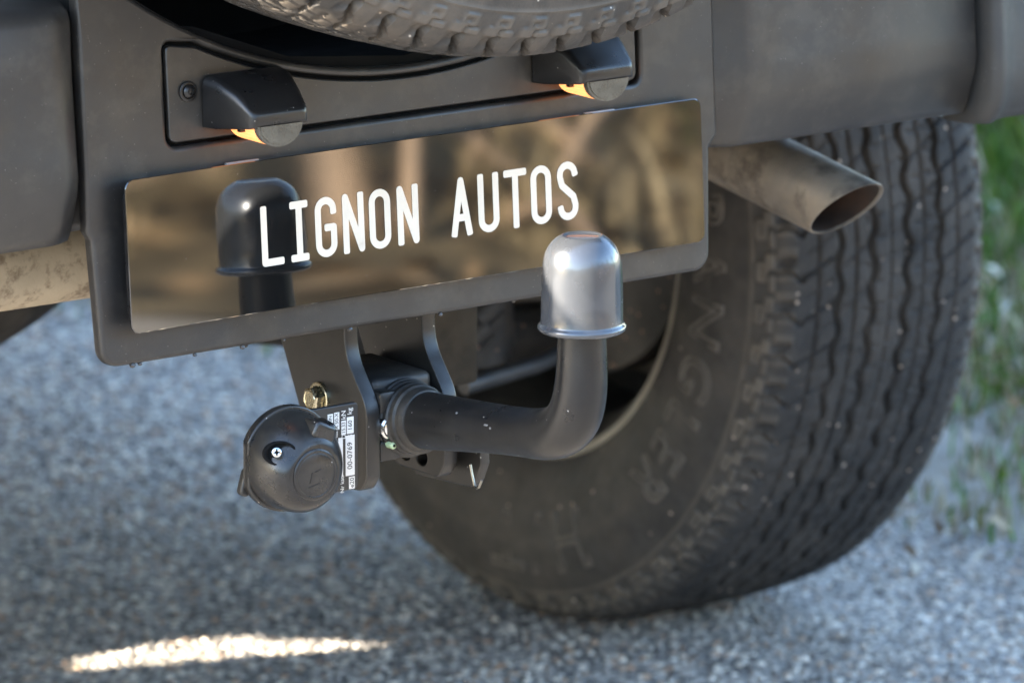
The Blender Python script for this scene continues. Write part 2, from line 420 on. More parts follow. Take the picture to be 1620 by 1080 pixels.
GREEN = np.array([(.075, .165, .022), (.11, .21, .03), (.055, .13, .022), (.17, .21, .035)])
DRY = np.array([(.30, .26, .16), (.38, .33, .22), (.22, .17, .10)])
def grass():
    n = 170000
    x = RNG.uniform(1.02, 3.7, n); y = RNG.uniform(.3, 4.2, n); t = x-edge_x(y)
    dens = .5*vnoise(x*2.4, y*2.4, 11)+.5*vnoise(x*9, y*9, 15); keep = (t > .0) & (RNG.random(n) < np.clip(sstep(t, -.1, .6)*sstep(dens, .38, .54)*1.2+.05, 0, 1))
    x, y, t, dens = x[keep], y[keep], t[keep], dens[keep]; n = len(x)
    hgt = RNG.uniform(.015, .045, n)*(1+3.2*sstep(t, .45, 1.5)); g = vnoise(x*2.2+7, y*2.2, 21)
    pd = np.clip(.5-.3*sstep(t, .3, 1.2)+.9*(g-.5), .05, .9); dry = RNG.random(n) < pd
    c = GREEN[RNG.integers(0, len(GREEN), n)]; c[dry] = DRY[RNG.integers(0, len(DRY), dry.sum())]
    c = c*RNG.uniform(.7, 1.3, (n, 1))
    me = blades('verge_grass', x, y, verge_h(x, y), hgt, RNG.uniform(.002, .006, n), c, .9)
    tag(obj('verge_grass', me, 'leaf', smooth=False), 'short green and dry grass growing on the verge beyond the rear wheel', 'grass', kind='stuff')
    # arching dead brambles on the bank
    vf = []
    for k in range(520):
        x = random.uniform(-1.5, 9); y = -3.6-random.random()**1.5*5; a = random.uniform(0, 6.28); L = random.uniform(.4, 1.3); hh = random.uniform(.1, .45)
        P = []
        for t in (0, .25, .5, .75, 1):
            px, py = x+L*t*math.cos(a), y+L*t*math.sin(a)*.6
            P.append((px, py, float(bank_h(np.array([px]), np.array([py]))[0])+hh*4*t*(1-t)+.02))
        vf.append(tube(P, [q_*random.choice((1, 1, 2.2)) for q_ in (.014, .013, .011, .009, .004)], 5, False))
    v_, f_ = join(*vf); o_ = obj('bank_brambles', pyd('bank_brambles', v_, f_), 'twig')
    tag(o_, 'tangled dead brown bramble stems arching over the sunlit bank behind the camera', 'brambles', kind='stuff')
    # grass and dead stems on the bank behind
    n = 40000; x = RNG.uniform(-2, 10, n); y = -3.45-RNG.random(n)**1.3*7; dens = vnoise(x*1.3, y*1.3, 41)
    keep = RNG.random(n) < sstep(dens, .38, .60); x, y = x[keep], y[keep]; n = len(x)
    g = vnoise(x*.8+3, y*.8, 61); grn = g > .60
    c = np.array([(.33, .265, .15), (.44, .36, .22), (.20, .15, .08), (.12, .09, .055)])[RNG.integers(0, 4, n)]; c[grn] = GREEN[RNG.integers(0, 4, grn.sum())]*1.2
    me = blades('bank_grass', x, y, bank_h(x, y), RNG.uniform(.06, .30, n), RNG.uniform(.004, .012, n), c*RNG.uniform(.7, 1.2, (n, 1)), 1.3)
    tag(obj('bank_grass', me, 'leaf', smooth=False), 'dry brown grass and stems on the sunlit bank behind the camera', 'grass', kind='stuff')
grass()

def verge_litter():
    n = 2600; x = RNG.uniform(1.1, 3.4, n); y = RNG.uniform(.3, 4., n); keep = x > edge_x(y)-.12; x, y = x[keep], y[keep]; n = len(x)
    c = np.array([(.36, .29, .19), (.26, .18, .10), (.48, .43, .34), (.55, .53, .48), (.16, .12, .08)])[RNG.integers(0, 5, n)]*RNG.uniform(.7, 1.2, (n, 1))
    me = leaf_cards(n, x, y, np.maximum(verge_h(x, y), 0)+RNG.uniform(.006, .03, n), RNG.uniform(.004, .015, n), c, .8)
    tag(obj('verge_leaf_litter', me, 'leaf', smooth=False), 'small dry leaves and pale scraps lying on the verge by the road edge', 'leaf litter', kind='stuff')

def leaf_cards(n, x, y, z, size, cols, flat=.5):
    a = RNG.uniform(0, 6.28, n); u = np.stack([np.cos(a), np.sin(a), RNG.uniform(-flat, flat, n)], -1)
    b = np.stack([-np.sin(a), np.cos(a), RNG.uniform(-flat, flat, n)], -1); P = np.stack([x, y, z], -1); s = size[:, None]
    V = np.stack([P-u*s, P+b*s*.45+.1*s, P+u*s, P-b*s*.45+.1*s], 1)
    return fast_mesh('leaf', V.reshape(-1, 3), np.arange(4*n), np.full(n, 4), np.repeat(cols, 4, 0))
verge_litter()
def litter():
    n = 15000; x = RNG.uniform(-3, 11, n); y = RNG.uniform(-13, -3.4, n)
    c = np.array([(.36, .26, .15), (.24, .165, .09), (.44, .34, .20), (.12, .086, .05)])[RNG.integers(0, 4, n)]*RNG.uniform(.7, 1.2, (n, 1))
    me = leaf_cards(n, x, y, bank_h(x, y)+.02, RNG.uniform(.02, .06, n), c)
    tag(obj('bank_leaf_litter', me, 'leaf', smooth=False), 'fallen brown leaves lying over the sunlit bank behind the camera', 'leaf litter', kind='stuff')
litter()

# ================================================================ the car
car = empty('off_road_car', (0, 0, 0))
tag(car, 'dark grey off-road car seen from behind with spare wheel, mirror-black number plate and tow bar', 'car')
TILT = .061
def pf(x, z, d=0., y0=.013):
    """frame on the tilted rear panel plane at (x, z), d metres proud of it"""
    nrm = Vector((0, -1, TILT)).normalized()
    return frame(Vector((x, y0+TILT*(z-.622), z))+nrm*d, (1, 0, 0), (0, TILT, 1))
PF = pf(0, .622)
def loc(pts): return [(p[0], p[1]-.622)+tuple(p[2:]) for p in pts]

# ---- rear bumper: centre panel with a pocket for the lamp panel and a scoop for the spare wheel
ZC = 1.15
def arc(r, xa, xb, n=40): return [(x, ZC-math.sqrt(r*r-x*x)) for x in np.linspace(xa, xb, n)]
pocket = loc(rounded([(-.2125, .692, .008), (.2105, .692, .008), (.2105, .768, .006)]+[(p[0], p[1], 0) for p in arc(.4275, .186, -.186)]+[(-.2125, .768, .006)]))
outline = loc(rounded([(-.2745, .541, .014), (.271, .543, .014), (.2745, .636, .004), (.2825, .645, 0), (.2825, .86, 0)]+[(p[0], p[1], 0) for p in arc(.421, .2805, -.2805)]+[(-.2825, .86, 0), (-.2825, .64, 0), (-.279, .634, .004)], 8))
bumper = slab('rear_bumper', [outline, pocket], .0125, .0034, PF, 'bumper', car, res=3)
slab('pocket_floor', [loc([(-.23, .675), (.23, .675), (.23, .70), (.2, .71), (0, .71), (-.2, .71), (-.23, .70)]), loc([(-.23, .706), (-.1, .712), (.1, .712), (.23, .706), (.23, .78), (.18, .775), (.1, .745), (0, .735), (-.1, .745), (-.18, .775), (-.23, .78)])], .003, .0005, pf(0, .622, -.0085), 'gap', bumper)
g = .0028
lp = loc(rounded([(-.2125+g, .692+g, .006), (.2105-g, .692+g, .006), (.2105-g, .768-g, .004)]+[(p[0], p[1], 0) for p in arc(.4275+g, .1845, -.1845)]+[(-.2125+g, .768-g, .004)]))
slab('lamp_panel', [lp], .006, .0012, pf(0, .622, -.0012), 'bumper', bumper)
# scoop wall
v, f = [], []
xs = np.linspace(-.2895, .2895, 60)
for dy, rr in ((.018, .4215), (.03, .424), (.12, .428), (.24, .43)):
    for x in xs: v.append((x, dy+.004, ZC-math.sqrt(rr*rr-x*x)))
for i in range(3):
    for k in range(59): f.append((i*60+k, i*60+k+1, (i+1)*60+k+1, (i+1)*60+k))
mesh_part('scoop_wall', (v, f), 'gap', bumper)
v = [(-.29, .245, .70), (.29, .245, .70), (.29, .245, 1.0), (-.29, .245, 1.0)]
mesh_part('scoop_back', (v, [(0, 1, 2, 3)]), 'gap', bumper)

# side sections: profile lofted along x, chamfered towards the centre panel
PROF = [(.20, .808), (.06, .8065), (.028, .8035), (.0165, .798), (.0125, .790), (.011, .75), (.0065, .70), (.0045, .679), (.0065, .667), (.0155, .640), (.0195, .633), (.028, .6305), (.14, .6305)]
def side_section(sg):
    secs = [(.262, .034, 0), (.2830, .034, 0), (.2875, .030, 0), (.2885, .0112, 0), (.2900, .0094, 0), (.3015, .0018, 0), (.3065, .0003, 0), (.314, 0, 0), (.42, 0, 0), (.5300, 0, 0), (.5330, .003, 0), (.5345, .02, 0)]
    if sg > 0: secs = [(.262, .024, 0), (.278, .0150, 0), (.2825, .0132, 0), (.2860, .0115, 0)]+secs[5:]
    v, f = [], []; n = len(PROF)
    for x, dy, dz in secs:
        for y, z in PROF: v.append((sg*x, y+dy*(1 if y < .05 else 0), z+dz))
    for i in range(len(secs)-1):
        for k in range(n-1): f.append((i*n+k, (i+1)*n+k, (i+1)*n+k+1, i*n+k+1))
    o = mesh_part('bumper_side_section', (v, f), 'bumper', bumper, angle=60)
    # corner cladding
    secs = [(.5370, .03), (.5375, .004), (.5395, -.007), (.5435, -.0125), (.5475, -.0135), (.5535, -.0110), (.5625, -.0045), (.5715, -.0015), (.61, -.001), (.72, -.004), (.80, .008), (.86, .024), (.905, .05), (.93, .085), (.942, .14), (.945, .22)]
    P2 = [(.20, .824), (.06, .822), (.028, .818), (.0165, .810), (.0125, .80), (.011, .76), (.0065, .70), (.0045, .668), (.0065, .646), (.013, .632), (.021, .624), (.033, .622), (.14, .622)]
    v, f = [], []
    for x, dy in secs:
        for y, z in P2: v.append((sg*x, y+dy, z))
    for i in range(len(secs)-1):
        for k in range(n-1): f.append((i*n+k, (i+1)*n+k, (i+1)*n+k+1, i*n+k+1))
    mesh_part('bumper_corner', (v, f), 'clad', bumper, angle=60)
side_section(-1); side_section(1)
# black torx screw with its washer on the lamp panel
fr = pf(-.193, .7305, -.0005)
mesh_part('fixing_screw', join(lathe([(0, .0074), (.0012, .0074), (.0016, .0068), (.0016, .0055), (.0008, .0052)], 24, fr), lathe([(.0006, .0046), (.0022, .0046), (.0034, .0036), (.0038, .0022), (.0024, .0018), (.0022, .0001)], 20, fr)), 'lamp', bumper)
for k in range(6):   # torx recess points
    pass

# ---- number plate with its letters
PR = 7.5            # the plate is slightly bowed: its left end stands proud of the panel
def bow_y(x): return .0035-min(x+.03, 0)**2/PR
def bow(me):
    for v_ in me.vertices: v_.co.y += bow_y(v_.co.x)
    return me
def bowed_plate(name, hw, hh, r, d0, d1, mat, parent, bulge=0.):
    xs = sorted(set([round(float(x), 5) for x in np.linspace(-hw+r, hw-r, 61)]+[round(sg*(hw-r+r*math.sin(a)), 5) for sg in (-1, 1) for a in np.linspace(0, math.pi/2, 8)]))
    v, f = [], []; nz = Vector((0, -1, TILT)).normalized(); up = Vector((0, TILT, 1)).normalized(); n = len(xs)
    be = .0005
    for d, ins in ((d1, be), (d1-be, 0), (d0, 0)):
        for x in xs:
            t = max(abs(x)-(hw-r), 0); h = hh-(r-math.sqrt(max(r*r-t*t, 0))); xx = x*(hw-ins)/hw; h = max(h-ins, .0005)
            for sg in (-1, 1):
                p = Vector((xx, 0, .622))+up*(sg*h)+nz*d; p.y += bow_y(xx); v.append(p)
    ix = lambda k, i, sd: k*2*n+2*i+sd
    for i in range(n-1):
        f.append((ix(0, i, 0), ix(0, i+1, 0), ix(0, i+1, 1), ix(0, i, 1)))
        f.append((ix(2, i, 1), ix(2, i+1, 1), ix(2, i+1, 0), ix(2, i, 0)))
        for k in (0, 1):
            f.append((ix(k, i, 0), ix(k+1, i, 0), ix(k+1, i+1, 0), ix(k, i+1, 0)))
            f.append((ix(k, i, 1), ix(k, i+1, 1), ix(k+1, i+1, 1), ix(k+1, i, 1)))
    for k in (0, 1):
        f.append((ix(k, 0, 0), ix(k, 0, 1), ix(k+1, 0, 1), ix(k+1, 0, 0))); f.append((ix(k, n-1, 1), ix(k, n-1, 0), ix(k+1, n-1, 0), ix(k+1, n-1, 1)))
    return mesh_part(name, (v, f), mat, parent, angle=25)
plate = bowed_plate('number_plate', .260, .055, .007, -.0018, 0., 'gloss', car)
bowed_plate('plate_backing', .2590, .0515, .012, -.0060, -.0022, 'lamp', plate)
for cx in (-.155, .165):
    slab('plate_clip', [loc([(cx-.014, .6765), (cx+.014, .6765), (cx+.014, .6779), (cx-.014, .6779)])], .003, .0004, pf(0, .622, -.004, 0.), 'alu', plate)

W_, H_, SW = .0190, .0440, .0054
def strokes(ch):
    w, h, r = W_/2-SW/2, H_/2-SW/2, W_/2-SW/2
    def half(cx, cy, rr, a0, a1, n=12, ry=None): return [(cx+rr*math.cos(R(a)), cy+(ry or rr)*math.sin(R(a))) for a in np.linspace(a0, a1, n)]
    if ch == 'L': return [[(-w, h), (-w, -h), (w+.0006, -h)]]
    if ch == 'I': return [[(0, h), (0, -h)], [(-w*.78, h), (w*.78, h)], [(-w*.78, -h), (w*.78, -h)]]
    if ch == 'O': return [half(0, h-r, r, 0, 180)+half(0, -h+r, r, 180, 360)+[(w, h-r)]]
    if ch == 'U': return [[(-w, h)]+half(0, -h+r, r, 180, 360)+[(w, h)]]
    if ch == 'N': return [[(-w, -h), (-w, h), (w, -h), (w, h)]]
    if ch == 'T': return [[(-w*1.15, h), (w*1.15, h)], [(0, h), (0, -h)]]
    if ch == 'A': return [[(-w, -h), (0, h), (w, -h)], [(-w*.62, -h*.42), (w*.62, -h*.42)]]
    if ch == 'G': return [[(w, h-r-.001)]+half(0, h-r, r, 10, 180)+half(0, -h+r, r, 180, 360)+[(w, -.0005), (.0012, -.0005)]]
    if ch == 'S':
        q = h/2
        return [half(0, h-r, r, 5, 180, 10)+[(-w, h-r-.002), (-w*.75, .0045), (w*.75, -.0045), (w, -h+r+.002)]+half(0, -h+r, r, 0, -175, 10)]
def stroke_loop(pts, hw):
    """outline of a round-ended stroke"""
    P = [Vector(p) for p in pts]; Lf, Rt = [], []
    for i, p in enumerate(P):
        if i == 0: t = (P[1]-p).normalized(); nn = Vector((-t.y, t.x)); Lf.append(p+nn*hw); Rt.append(p-nn*hw); continue
        if i == len(P)-1: t = (p-P[i-1]).normalized(); nn = Vector((-t.y, t.x)); Lf.append(p+nn*hw); Rt.append(p-nn*hw); continue
        a = (p-P[i-1]).normalized(); b = (P[i+1]-p).normalized(); na = Vector((-a.y, a.x)); nb = Vector((-b.y, b.x)); mm = (na+nb)
        mm = mm.normalized() if mm.length > 1e-4 else na
        k = hw/max(.45, mm.dot(na)); Lf.append(p+mm*k); Rt.append(p-mm*k)
    return Lf, Rt
def letter_mesh(ch, fr):
    bm = bmesh.new()
    for si, st in enumerate(strokes(ch)):
        closed = ch == 'O'
        for i in range(len(st)-1):
            a, b = Vector(st[i]), Vector(st[i+1]); t = (b-a).normalized(); nn = Vector((-t.y, t.x)); hw = SW/2; z = .00002*0
            vs = [bm.verts.new((q.x, q.y, 0)) for q in (a-nn*hw, b-nn*hw, b+nn*hw, a+nn*hw)]
            bm.faces.new(vs)
        rc = .72
        for i, p in enumerate(st):
            c = Vector(p); end = i in (0, len(st)-1) and not closed
            if end:   # slightly squared round end
                q = Vector(st[1]) if i == 0 else Vector(st[-2]); t = (c-q).normalized(); nn = Vector((-t.y, t.x)); hw = SW/2
                prof = [(-hw, 0), (-hw, hw*.45)]+[(-hw+hw*.55-hw*.55*math.cos(a), hw*.45+hw*.55*math.sin(a)) for a in np.linspace(.3, 1.57, 4)]
                prof += [(-x, y) for x, y in reversed(prof)]
                bm.faces.new([bm.verts.new((c.x+nn.x*x+t.x*y, c.y+nn.y*x+t.y*y, 0)) for x, y in prof])
            else:
                bm.faces.new([bm.verts.new((c.x+SW/2*math.cos(a), c.y+SW/2*math.sin(a), 0)) for a in np.linspace(0, 2*math.pi, 12, endpoint=False)])
    # drop the overlaps: keep every face but at its own hair's breadth so no two lie in one plane
    bm.faces.ensure_lookup_table()
    for k, fc in enumerate(bm.faces):
        if fc.normal.z < 0 or fc.calc_area() < 0: pass
        fc.normal_update()
        if fc.normal.z < 0: fc.normal_flip()
        for vv in fc.verts: vv.co.z += .00025+k*.0000022
    me = bpy.data.meshes.new('letter'); bm.to_mesh(me); bm.free(); me.transform(fr); return me
CELL = dict(zip((-.1362, -.1120, -.0884, -.0640, -.0405, -.0155, .0325, .0572, .0820, .1055, .1300), 'LIGNONAUTOS'))
for cx, ch in CELL.items():
    obj('letter', bow(letter_mesh(ch, pf(cx+.0020, .6215, 0., 0.))), 'white', plate, smooth=False)

# ---- number plate lamps (lit)
def plate_lamp(cx):
    root_z = 0
    y0 = .0185
    # housing: sections from the panel outwards
    secs = [(0, .0355, .703, .7405), (-.012, .0335, .7035, .7395), (-.030, .0285, .7055, .7315), (-.0425, .0250, .7070, .7215), (-.0448, .0238, .7076, .7197), (-.0464, .0222, .7088, .7180), (-.0470, .0200, .7102, .7165)]
    v, f = [], []
    for dy, hw, zb, zt in secs:
        ch = .007 if dy > -.035 else .004
        ring = rounded([(cx-hw, zb, .0012), (cx+hw, zb, .0012), (cx+hw, zt, ch), (cx-hw, zt, ch)], 4)
        for x, z in ring: v.append((x, y0+dy, z))
    n = len(v)//len(secs)
    for i in range(len(secs)-1):
        for k in range(n): f.append((i*n+k, i*n+(k+1) % n, (i+1)*n+(k+1) % n, (i+1)*n+k))
    f.append(tuple((len(secs)-1)*n+k for k in range(n))); f.append(tuple(range(n-1, -1, -1)))
    o = mesh_part('number_plate_lamp', (v, f), 'lamp', car, angle=44)
    # lens: half drum under the housing, its rounded wall lit, its rear end frosted
    def drum(r, ya, yb, zt, sag, segs=14):
        v, f = [], []
        for y in (ya, yb):
            for k in range(segs+1):
                a = math.pi*k/segs; v.append((cx-r*math.cos(a), y, zt-sag*math.sin(a)))
        m = segs+1
        for k in range(segs): f.append((k, k+1, m+k+1, m+k))
        f.append(tuple(range(m))); f.append(tuple(m+k for k in range(m-1, -1, -1)))
        return v, f
    mesh_part('lamp_lens', drum(.0188, .010, -.0225, .7065, .0138), 'lit', o)
    mesh_part('lens_end', join(drum(.0192, -.0225, -.0275, .7085, .0160), drum(.0172, -.0275, -.0283, .7085, .0140)), 'lens', o, angle=20)
    mesh_part('lens_catch', box((cx-.0225, -.010, .7025), (cx-.0180, -.006, .7075)), 'lamp', o)
plate_lamp(-.146); plate_lamp(.146)

# ---- tyres
def tyre_mesh(name, NP, per):
    prof = np.array([(-.098, .238), (-.108, .243), (-.119, .262), (-.129, .292), (-.132, .318), (-.1285, .345), (-.121, .366), (-.112, .381), (-.104, .389), (-.094, .394), (-.06, .3985), (0, .400)])
    prof = np.vstack([prof, prof[:-1][::-1]*[-1, 1]])
    if 'spare' not in name: prof = prof*[1.06, 1]
    d = np.r_[0, np.cumsum(np.hypot(*np.diff(prof, axis=0).T))]; Lt = d[-1]
    # smooth profile
    s = np.linspace(0, Lt, 800); a = np.interp(s, d, prof[:, 0]); r = np.interp(s, d, prof[:, 1]); ker = np.hanning(37); ker /= ker.sum()
    ap = np.pad(a, 18, mode='edge'); rp = np.pad(r, 18, mode='edge'); a = np.convolve(ap, ker, 'valid'); r = np.convolve(rp, ker, 'valid')
    i_t = np.interp(.098, np.abs(a[400:]), s[400:]-Lt/2)   # half tread along s
    u = s-Lt/2
    us = np.unique(np.round(np.concatenate([np.arange(-i_t, i_t, .0019), [i_t], np.arange(i_t, i_t+.05, .0017), -np.arange(i_t, i_t+.05, .0017), np.linspace(i_t+.05, Lt/2, 16), -np.linspace(i_t+.05, Lt/2, 16)]), 6))
    A = np.interp(us, u, a); Rr = np.interp(us, u, r); da = np.gradient(A, us); dr = np.gradient(Rr, us); nl = np.hypot(da, dr); na, nr = -dr/nl, da/nl
    nth = NP*per; th = np.arange(nth)*2*np.pi/nth; ph = (np.arange(nth)/per)
    U, PH = np.meshgrid(us, ph, indexing='xy'); frac = PH % 1; pitch = 2*np.pi*.395/NP
    AA = np.broadcast_to(A, U.shape); sm = lambda x, w, e=.0011: 1-sstep(x, w-e/2, w+e)
    D = np.zeros_like(U)
    zig = lambda p, amp: amp*np.clip(np.abs(((p % 1)*4)-2)-1, -.6, .6)/.6
    aU = np.abs(U); tread = aU < i_t+.002
    for c, amp, hw, dep in ((.057, .0022, .0026, .0075), (.0195, .0027, .0032, .0075), (-.0195, .0027, .0032, .0075), (-.057, .0022, .0026, .0075)):
        D = np.maximum(D, dep*sm(np.abs(U-c-zig(PH+c*9, amp)), hw))
    for c in (.0385, -.0385, 0.0, .079, -.079):
        w = .0007 if c == 0 else .001
        D = np.maximum(D, (.0025 if c == 0 else .0042)*sm(np.abs(U-c), w, .0014))
    ribs = (aU < .055)
    cs = np.abs(((PH+U*14+.25) % 1)-.5)*pitch
    D = np.maximum(D, .0036*sm(cs, .0008, .0014)*(aU > .022)*(aU < .054))
    cs3 = np.abs(((2*PH+U*9+.6) % 1)-.5)*pitch/2
    D = np.maximum(D, .0026*sm(cs3, .0006, .0013)*((aU < .017)|((aU > .026)&(aU < .050))))
    sg = np.sign(U)
    SL = np.where(U > 0, 1., -1.)*13
    cut = np.abs(((PH+sg*.2+(aU-.057)*SL) % 1)-.5)*pitch
    D = np.maximum(D, .0055*sm(cut, .0011)*(aU > .058)*(aU < i_t+.001))
    cut2 = np.abs(((PH+.5+sg*.2+(aU-.057)*SL) % 1)-.5)*pitch
    D = np.maximum(D, .0030*sm(cut2, .0006, .0014)*(aU > .064)*(aU < i_t-.004))
    # shoulder
    q = aU-i_t; sh = (q > -.004)
    road_ = 'spare' not in name
    slot = np.abs(((PH+sg*.2+(i_t-.057)*SL+.22*np.sin(np.clip(q, 0, .024)/.024*2.6)) % 1)-.5)*pitch
    D = np.maximum(D, (.005 if road_ else .0075)*sm(slot, (.0018 if road_ else .0024)*(1-.35*np.clip(q/.024, 0, 1)), .0016)*sh*(1-sstep(q, .019, .024)))
    f2 = ((PH+sg*.2+(i_t-.057)*SL+.10) % 1)
    e = np.hypot(((f2-.10)*pitch-(q-.012)*.45)/.0075, (q-.012)/.0105)
    D = np.maximum(D, .0042*(1-sstep(e, .55, 1.05))*sh)
    f3 = (f2+.15) % 1
    st = (((f3 > .08) & (f3 < .50) & (q > .0235) & (q < .0315)) | ((f3 > .32) & (f3 < .78) & (q > .0300) & (q < .0395)) | ((f3 > .60) & (f3 < .96) & (q > .0225) & (q < .0285)))
    teeth = (((2*f3) % 1) < .52) & (q > .002) & (q < .021) if road_ else np.zeros_like(st)
    D = D-(.0024 if road_ else .0017)*st-.0012*teeth
    st2 = ((f3 > .40) & (f3 < .68) & (q > .0325) & (q < .0370))
    D = D+.0016*st2
    D = D-.0010*np.exp(-((q-.0445)/.0012)**2)-.0011*np.exp(-((q-.098)/.002)**2)-.0007*np.exp(-((q-.108)/.0015)**2)
    D = D+.0006*(vnoise(U*700+50, PH*6, 77, 2)-.5)*tread
    X = AA-na*0+(-D)*na; RR = Rr[None]-D*nr[None]
    V = np.stack([X, RR*np.cos(th)[:, None], RR*np.sin(th)[:, None]], -1)
    n, m = U.shape; i = np.arange(n*m).reshape(n, m); j = np.roll(i, -1, 0)
    qd = np.stack([i[:, :-1], i[:, 1:], j[:, 1:], j[:, :-1]], -1).reshape(-1)
    dm = np.clip((.55 if road_ else .35)*st+.32*teeth-.25*st2+.45*np.exp(-((q-.0445)/.002)**2)+.20*np.exp(-((q-.098)/.004)**2)+.12*sstep(q, .0, .02)*(D < .001), 0, 1)*(.45+.9*vnoise(U*120+9, PH*2.7, 91, 3))
    me = fast_mesh(name, V.reshape(-1, 3), qd, np.full(n*(m-1), 4), np.repeat(np.clip(dm, 0, 1).reshape(-1, 1), 3, 1)); me.materials.append(M['spare' if 'spare' in name else 'tyre']); me.shade_smooth(); me.set_sharp_from_angle(angle=R(40)); return me, (A, Rr)

tyre_road, (TA, TR) = tyre_mesh('tyre', 62, 16)
tyre_spare, _ = tyre_mesh('spare_tyre', 78, 13)
# make sure normals point outwards
for me_ in (tyre_road, tyre_spare):
    p = me_.polygons[len(me_.polygons)//2]
    if p.normal.dot(Vector((0, p.center.y, p.center.z))) < 0: me_.flip_normals()

AX = frame((0, 0, 0), (0, 1, 0), (0, 0, 1))      # z axis of the lathe -> world x
rim_vf = lathe([(-.1095, .2345), (-.1115, .2415), (-.1100, .2455), (-.1065, .2465)], 72, AX)
rim_me = pyd('rim_flange', *join(rim_vf, lathe([(.1095, .2345), (.1115, .2415), (.1100, .2455), (.1065, .2465)], 72, AX)))
barrel_me = pyd('rim', *lathe([(-.1095, .2343), (-.095, .226), (-.075, .212), (-.02, .208), (.03, .206), (.045, .19), (.04, .12), (.055, .09), (.055, .03), (.055, .001)], 72, AX))
face_me = pyd('rim_face', *lathe([(.1095, .2343), (.095, .226), (.08, .212), (.052, .2055), (.050, .19), (.045, .12), (.062, .09), (.062, .03), (.062, .001)], 72, AX))
for m_, k in ((rim_me, 'lip'), (barrel_me, 'rim'), (face_me, 'rim')): m_.materials.append(M[k])
lett = None
def sidewall_text():
    """raised lettering round the inner sidewall"""
    out = []
    items = [('H/T', 12, .078, 1.0), ('WRANGLER', 79, .060, 1.0)]
    for txt, a0, size, sq in items:
        c = bpy.data.curves.new('text', 'FONT'); c.body = txt; c.size = size; c.align_x = 'CENTER'; c.align_y = 'CENTER'; c.fill_mode = 'NONE'; c.bevel_depth = .0017; c.bevel_resolution = 1; c.resolution_u = 4; c.space_character = 1.3
        o = bpy.data.objects.new('text', c); me = bpy.data.meshes.new_from_object(o); bpy.data.objects.remove(o); bpy.data.curves.remove(c); me.materials.clear()
        bm = bmesh.new(); bm.from_mesh(me)
        half = len(TA)//2
        for vv in bm.verts:
            x, y, z = vv.co; r = .314+y
            ang = R(-90)+R(a0)*1-x/.314          # text runs clockwise as seen from the car's middle
            ax = np.interp(r, TR[:half], TA[:half])-.0003-z
            vv.co = (ax, r*math.cos(ang)*-1, r*math.sin(ang))
        bm.to_mesh(me); bm.free(); out.append(me)
    return out
lett = sidewall_text()
for m_ in lett: m_.name = 'sidewall_lettering'; m_.materials.append(M['mould'])

def wheel(name, loc_, rz, tme, letters=False, rx=0):
    e = empty(name, loc_, car); e.rotation_euler = (0, 0, rz)
    t = obj('tyre', tme, None, e, smooth=False); obj('rim', barrel_me, None, e); obj('rim_face', face_me, None, e); obj('rim_flange', rim_me, None, e)
    for m_ in (lett if letters else ()): obj('sidewall_lettering', m_, None, e, smooth=False)
    return e
rw = wheel('rear_wheel', (.845, .880, .3955), 0, tyre_road, True)
lw = wheel('rear_wheel', (-.836, .895, .3965), math.pi, tyre_road)
fw1 = wheel('front_wheel', (.836, 3.90, .3965), 0, tyre_road); fw2 = wheel('front_wheel', (-.836, 3.90, .3965), math.pi, tyre_road)
sw = wheel('spare_wheel', (0, -.055, ZC+.0055), math.pi/2*-1, tyre_spare)
for o_ in (rw, lw):
    s_ = 1
    bd = lathe([(-.045, .17), (-.040, .172), (-.020, .172), (-.015, .17), (-.015, .08), (.02, .075)], 48, AX)
    mesh_part('brake_disc', join(bd, lathe([(-.045, .17), (-.045, .07), (-.10, .065), (-.10, .001)], 32, AX)), 'chassis', o_)
    bevelled('brake_caliper', box((-.085, -.16, .02), (.0, -.09, .15)), .01, 'chassis', o_)

# ---- exhaust tailpipe with a slash cut end, and the dusty silencer
def tailpipe():
    tip = Vector((.468, .085, .5525)); ax = Vector((.02, -1, -.17)).normalized()
    v_ = Vector((-.5805, -.7904, .1956)); u1 = ax.cross(v_).normalized()
    if u1.z < 0: u1 = -u1
    u2 = u1.cross(ax).normalized()
    if u2.dot(v_) < 0: u2 = -u2
    r = .0295; n = 48; v, f = [], []
    rings = []
    back = [(-.50, r), (-.30, r), (-.18, r), (-.09, r)]
    def ring(fn, rr):
        return [tip+(u1*math.cos(2*math.pi*k/n)+u2*math.sin(2*math.pi*k/n))*rr+ax*fn(math.cos(2*math.pi*k/n)*rr, math.sin(2*math.pi*k/n)*rr) for k in range(n)]
    slash = lambda a, b: .73*a+.39*b
    R_ = [ring(lambda a, b, t=t: t, rr) for t, rr in back]+[ring(lambda a, b: slash(a, b)-.002, r), ring(lambda a, b: slash(a, b), r-.0006), ring(lambda a, b: slash(a, b), r-.0016), ring(lambda a, b: slash(a, b)-.003, r-.0022)]
    for q in R_: v += q
    for i in range(len(R_)-1):
        for k in range(n): f.append((i*n+k, i*n+(k+1) % n, (i+1)*n+(k+1) % n, (i+1)*n+k))
    p = mesh_part('exhaust_tailpipe', (v, f), 'exhaust', car, angle=45)
    R2 = [ring(lambda a, b: slash(a, b)-.003, r-.0022), ring(lambda a, b: -.08, r-.0025), ring(lambda a, b: -.3, r-.0025), ring(lambda a, b: -.3, .001)]
    v, f = [], []
    for q in R2: v += q
    for i in range(len(R2)-1):
        for k in range(n): f.append((i*n+k, (i+1)*n+k, (i+1)*n+(k+1) % n, i*n+(k+1) % n))
    mesh_part('pipe_bore', (v, f), 'soot', p)
tailpipe()
v, f = [], []
prof = rounded([(.165, .546, .03), (.31, .546, .035), (.31, .615, .035), (.165, .615, .03)], 8); n = len(prof)
xs = [(-.62, .75), (-.61, .95), (-.59, 1), (0.02, 1), (.05, .95), (.06, .75)]
